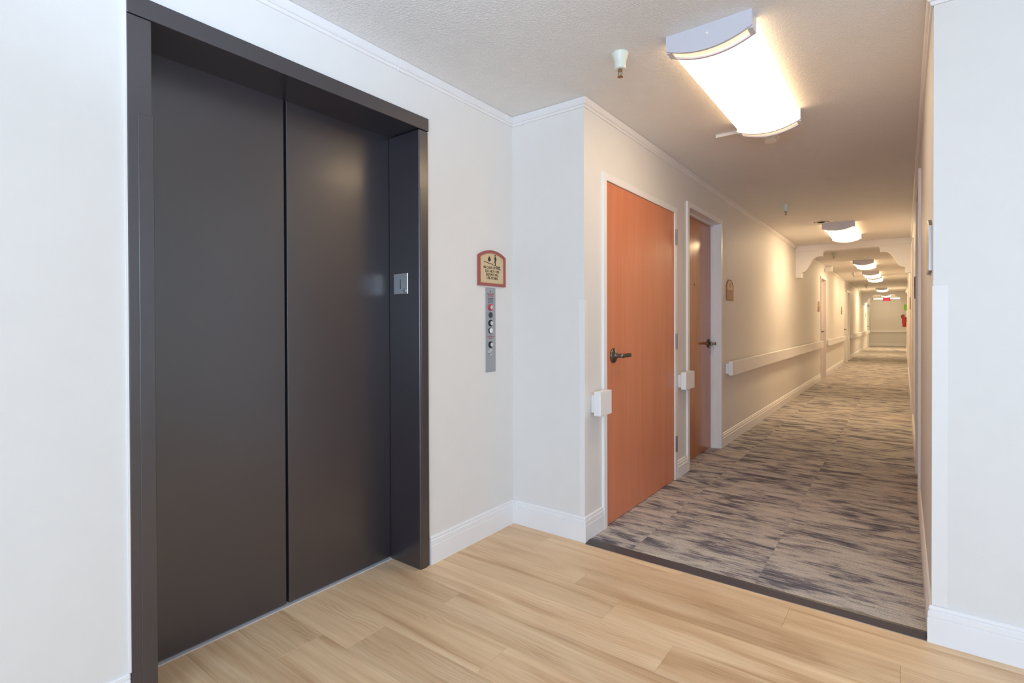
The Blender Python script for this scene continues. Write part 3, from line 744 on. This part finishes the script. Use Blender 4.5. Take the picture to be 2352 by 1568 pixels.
# ---------------------------------------------------------------- sprinklers, detectors, vents, boxes
def sprinkler_proto():
    r = empty('sprinkler', (0, 0, 0))
    link('cup', lathe([(0.0405, -0.0005), (0.0400, -0.005), (0.0340, -0.020), (0.0285, -0.034), (0.0262, -0.048), (0.0258, -0.070), (0.0240, -0.0725), (0.010, -0.0725)], (0, 0, 0), 'Z', 32), M['cup'], r, smooth=True)
    hd = link('head', lathe([(0.009, -0.072), (0.009, -0.078), (0.0065, -0.080), (0.0055, -0.084), (0.001, -0.084)], (0, 0, 0), 'Z', 16), M['brass'], r)
    link('bulb', lathe([(0.001, -0.083), (0.0028, -0.086), (0.0028, -0.101), (0.001, -0.104)], (0, 0, 0), 'Z', 10), M['steel'], hd)
    bm = bmesh.new()
    for s in (-1, 1):
        pts = [(s*0.0085, -0.077), (s*0.0085, -0.096), (s*0.003, -0.106)]
        for (x0, z0), (x1, z1) in zip(pts, pts[1:]):
            d = Vector((x1-x0, 0, z1-z0)).normalized(); n = Vector((-d.z, 0, d.x))*0.0013
            prism([(x0+n.x, z0+n.z), (x1+n.x, z1+n.z), (x1-n.x, z1-n.z), (x0-n.x, z0-n.z)], lambda u, v: (u, -0.0015, v), lambda u, v: (u, 0.0015, v), bm)
    link('yoke', bm, M['brass'], hd)
    bm = bmesh.new()
    for k in range(12):
        a = 2*PI*k/12; da = 0.16
        c = [(0.004*math.cos(a-0.2), 0.004*math.sin(a-0.2)), (0.013*math.cos(a-da), 0.013*math.sin(a-da)), (0.013*math.cos(a+da), 0.013*math.sin(a+da)), (0.004*math.cos(a+0.2), 0.004*math.sin(a+0.2))]
        prism(c, lambda u, v: (u, v, -0.1065), lambda u, v: (u, v, -0.108), bm)
    lathe([(0.001, -0.106), (0.005, -0.106), (0.005, -0.109), (0.001, -0.109)], (0, 0, 0), 'Z', 12, bm)
    link('deflector', bm, M['brass'], hd)
    return r
sp = sprinkler_proto()
for i, (x, y, lab) in enumerate([(-1.055, 2.165, 'nearest ceiling sprinkler, left of the large ceiling light'),
        (-1.005, 5.95, 'second ceiling sprinkler, above the long handrail before the vent'),
        (-1.01, 10.55, 'third sprinkler, seen through the arch just behind it'),
        (-1.02, 15.0, 'fourth sprinkler, bright beside the fourth ceiling light'),
        (-1.02, 20.3, 'tiny fifth sprinkler before the sixth ceiling light')]):
    o = sp if i == 0 else copy_tree(sp)
    o.location = (x, y, Zc); tag(o, lab, 'sprinkler', 'ceiling sprinklers')
sd = empty('smoke_detector', (-0.716, 3.705, Zc)); tag(sd, 'white smoke detector peeping out behind the nearest ceiling light', 'detector')
link('base', lathe([(0.001, 0), (0.056, 0), (0.056, -0.012), (0.050, -0.016), (0.001, -0.016)], (-0.716, 3.705, Zc), 'Z', 28), M['plastic'], sd)
link('cap', lathe([(0.001, -0.016), (0.042, -0.016), (0.042, -0.022), (0.036, -0.022), (0.036, -0.028), (0.040, -0.028), (0.036, -0.040), (0.001, -0.044)], (-0.716, 3.705, Zc), 'Z', 28), M['plastic'], sd)
link('test_button', lathe([(0.001, -0.040), (0.008, -0.040), (0.008, -0.046), (0.001, -0.046)], (-0.690, 3.70, Zc), 'Z', 12), M['plastic'], sd)
cb_ = empty('ceiling_bracket', (-0.93, 3.50, Zc)); tag(cb_, 'small white screwed strip on the ceiling left behind the nearest light', 'bracket')
link('plate', B((-1.005, -0.855, 3.475, 3.535, Zc-0.006, Zc-0.0003), bev=0.001, seg=1), M['plastic'], cb_)
link('lip', B((-1.005, -0.855, 3.470, 3.477, Zc-0.020, Zc-0.0003), bev=0.001, seg=1), M['plastic'], cb_)
for x in (-0.985, -0.90):
    link('screw', lathe([(0.001, 0), (0.005, 0), (0.004, -0.003), (0.001, -0.003)], (x, 3.512, Zc-0.006), 'Z', 12), M['chrome'], cb_)
def vent(x, y, r, label):
    e = empty('ceiling_vent', (x, y, Zc)); tag(e, label, 'vent', 'round ceiling vents')
    link('ring', lathe([(r, 0), (r*0.99, -0.002), (r*0.85, -0.006), (r*0.62, -0.009), (r*0.60, -0.005), (r*0.60, 0)], (x, y, Zc), 'Z', 40), M['plastic'], e)
    link('core', lathe([(0.001, -0.0005), (r*0.59, -0.0005), (r*0.59, -0.0055), (0.001, -0.0055)], (x, y, Zc), 'Z', 36), M['vent_dark'], e)
    for f in (0.42, 0.26):
        bm = lathe([(r*f, -0.0055), (r*(f+0.04), -0.0055), (r*(f+0.07), -0.009), (r*(f+0.05), -0.0095)], (x, y, Zc), 'Z', 32)
        link('blade', bm, M['plastic'], e)
    return e
vent(-0.822, 7.20, 0.142, 'round ceiling vent touching the second ceiling light')
vent(-0.700, 11.70, 0.105, 'small round vent in front of the third ceiling light')
jb = empty('junction_box', (Xc, 13.0, 2.37)); tag(jb, 'cream box under the ceiling on the left wall, beyond the arch', 'box')
link('body', B((Xc, Xc+0.145, 12.96, 13.075, 2.315, Zc-0.001), bev=0.004), M['raceway'], jb)
link('lid', B((Xc+0.006, Xc+0.140, 12.953, 12.960, 2.320, Zc-0.006), bev=0.002, seg=1), M['raceway'], jb)
sb = empty('alarm_strobe', (Xr, 17.8, 2.05)); tag(sb, 'small cream alarm strobe high on the right wall beyond the arch', 'alarm')
link('body', B((Xr-0.035, Xr, 17.74, 17.86, 1.99, 2.12), bev=0.004), M['plastic'], sb)
link('lens', B((Xr-0.060, Xr-0.034, 17.76, 17.84, 2.03, 2.09), bev=0.008), M['bulb_white'], sb)
# extinguisher and signs at the far right
fe = empty('fire_extinguisher', (Xr-0.085, 25.2, 1.02)); tag(fe, 'red fire extinguisher hung on the right wall near the corridor end', 'extinguisher')
link('cylinder', lathe([(0.001, 0), (0.062, 0.004), (0.066, 0.02), (0.066, 0.34), (0.055, 0.38), (0.024, 0.405), (0.018, 0.42), (0.001, 0.42)], (Xr-0.085, 25.2, 1.02), 'Z', 24), M['red'], fe, smooth=True)
link('valve', lathe([(0.001, 0.42), (0.016, 0.42), (0.016, 0.455), (0.001, 0.455)], (Xr-0.085, 25.2, 1.02), 'Z', 14), M['steel'], fe)
link('handle', B((Xr-0.125, Xr-0.045, 25.19, 25.21, 1.475, 1.485), (Xr-0.12, Xr-0.06, 25.19, 25.21, 1.50, 1.508)), M['hose'], fe)
link('hose', B((Xr-0.160, Xr-0.148, 25.19, 25.205, 1.16, 1.46), bev=0.004), M['hose'], fe)
link('mount', B((Xr-0.022, Xr, 25.17, 25.23, 1.20, 1.42)), M['steel'], fe)
gs = empty('green_sign', (Xr, 25.0, 1.66)); tag(gs, 'green sign projecting from the right wall above the extinguisher', 'sign')
link('panel', B((Xr-0.105, Xr-0.004, 25.0, 25.012, 1.66, 1.90), bev=0.003), M['green'], gs)
link('mount', B((Xr-0.006, Xr, 24.96, 25.05, 1.68, 1.88)), M['plastic'], gs)
s2 = empty('room_sign', (-0.06, YEND, 1.40)); tag(s2, 'small arched brown sign on the far end wall', 'sign', 'arched room signs')
Fz = lambda u, v, wv=0: (-0.06+u, YEND-wv, 1.40+v)
o_ = arch_pts(0.15, 0.13, 0.06); i_ = arch_pts(0.15, 0.13, 0.06, inset=0.012)
link('frame', ring(o_, i_, lambda u, v: Fz(u, v, 0), lambda u, v: Fz(u, v, 0.012)), M['sign_brown'], s2)
link('plate', prism(i_, lambda u, v: Fz(u, v, 0), lambda u, v: Fz(u, v, 0.008)), M['sign_frame'], s2)
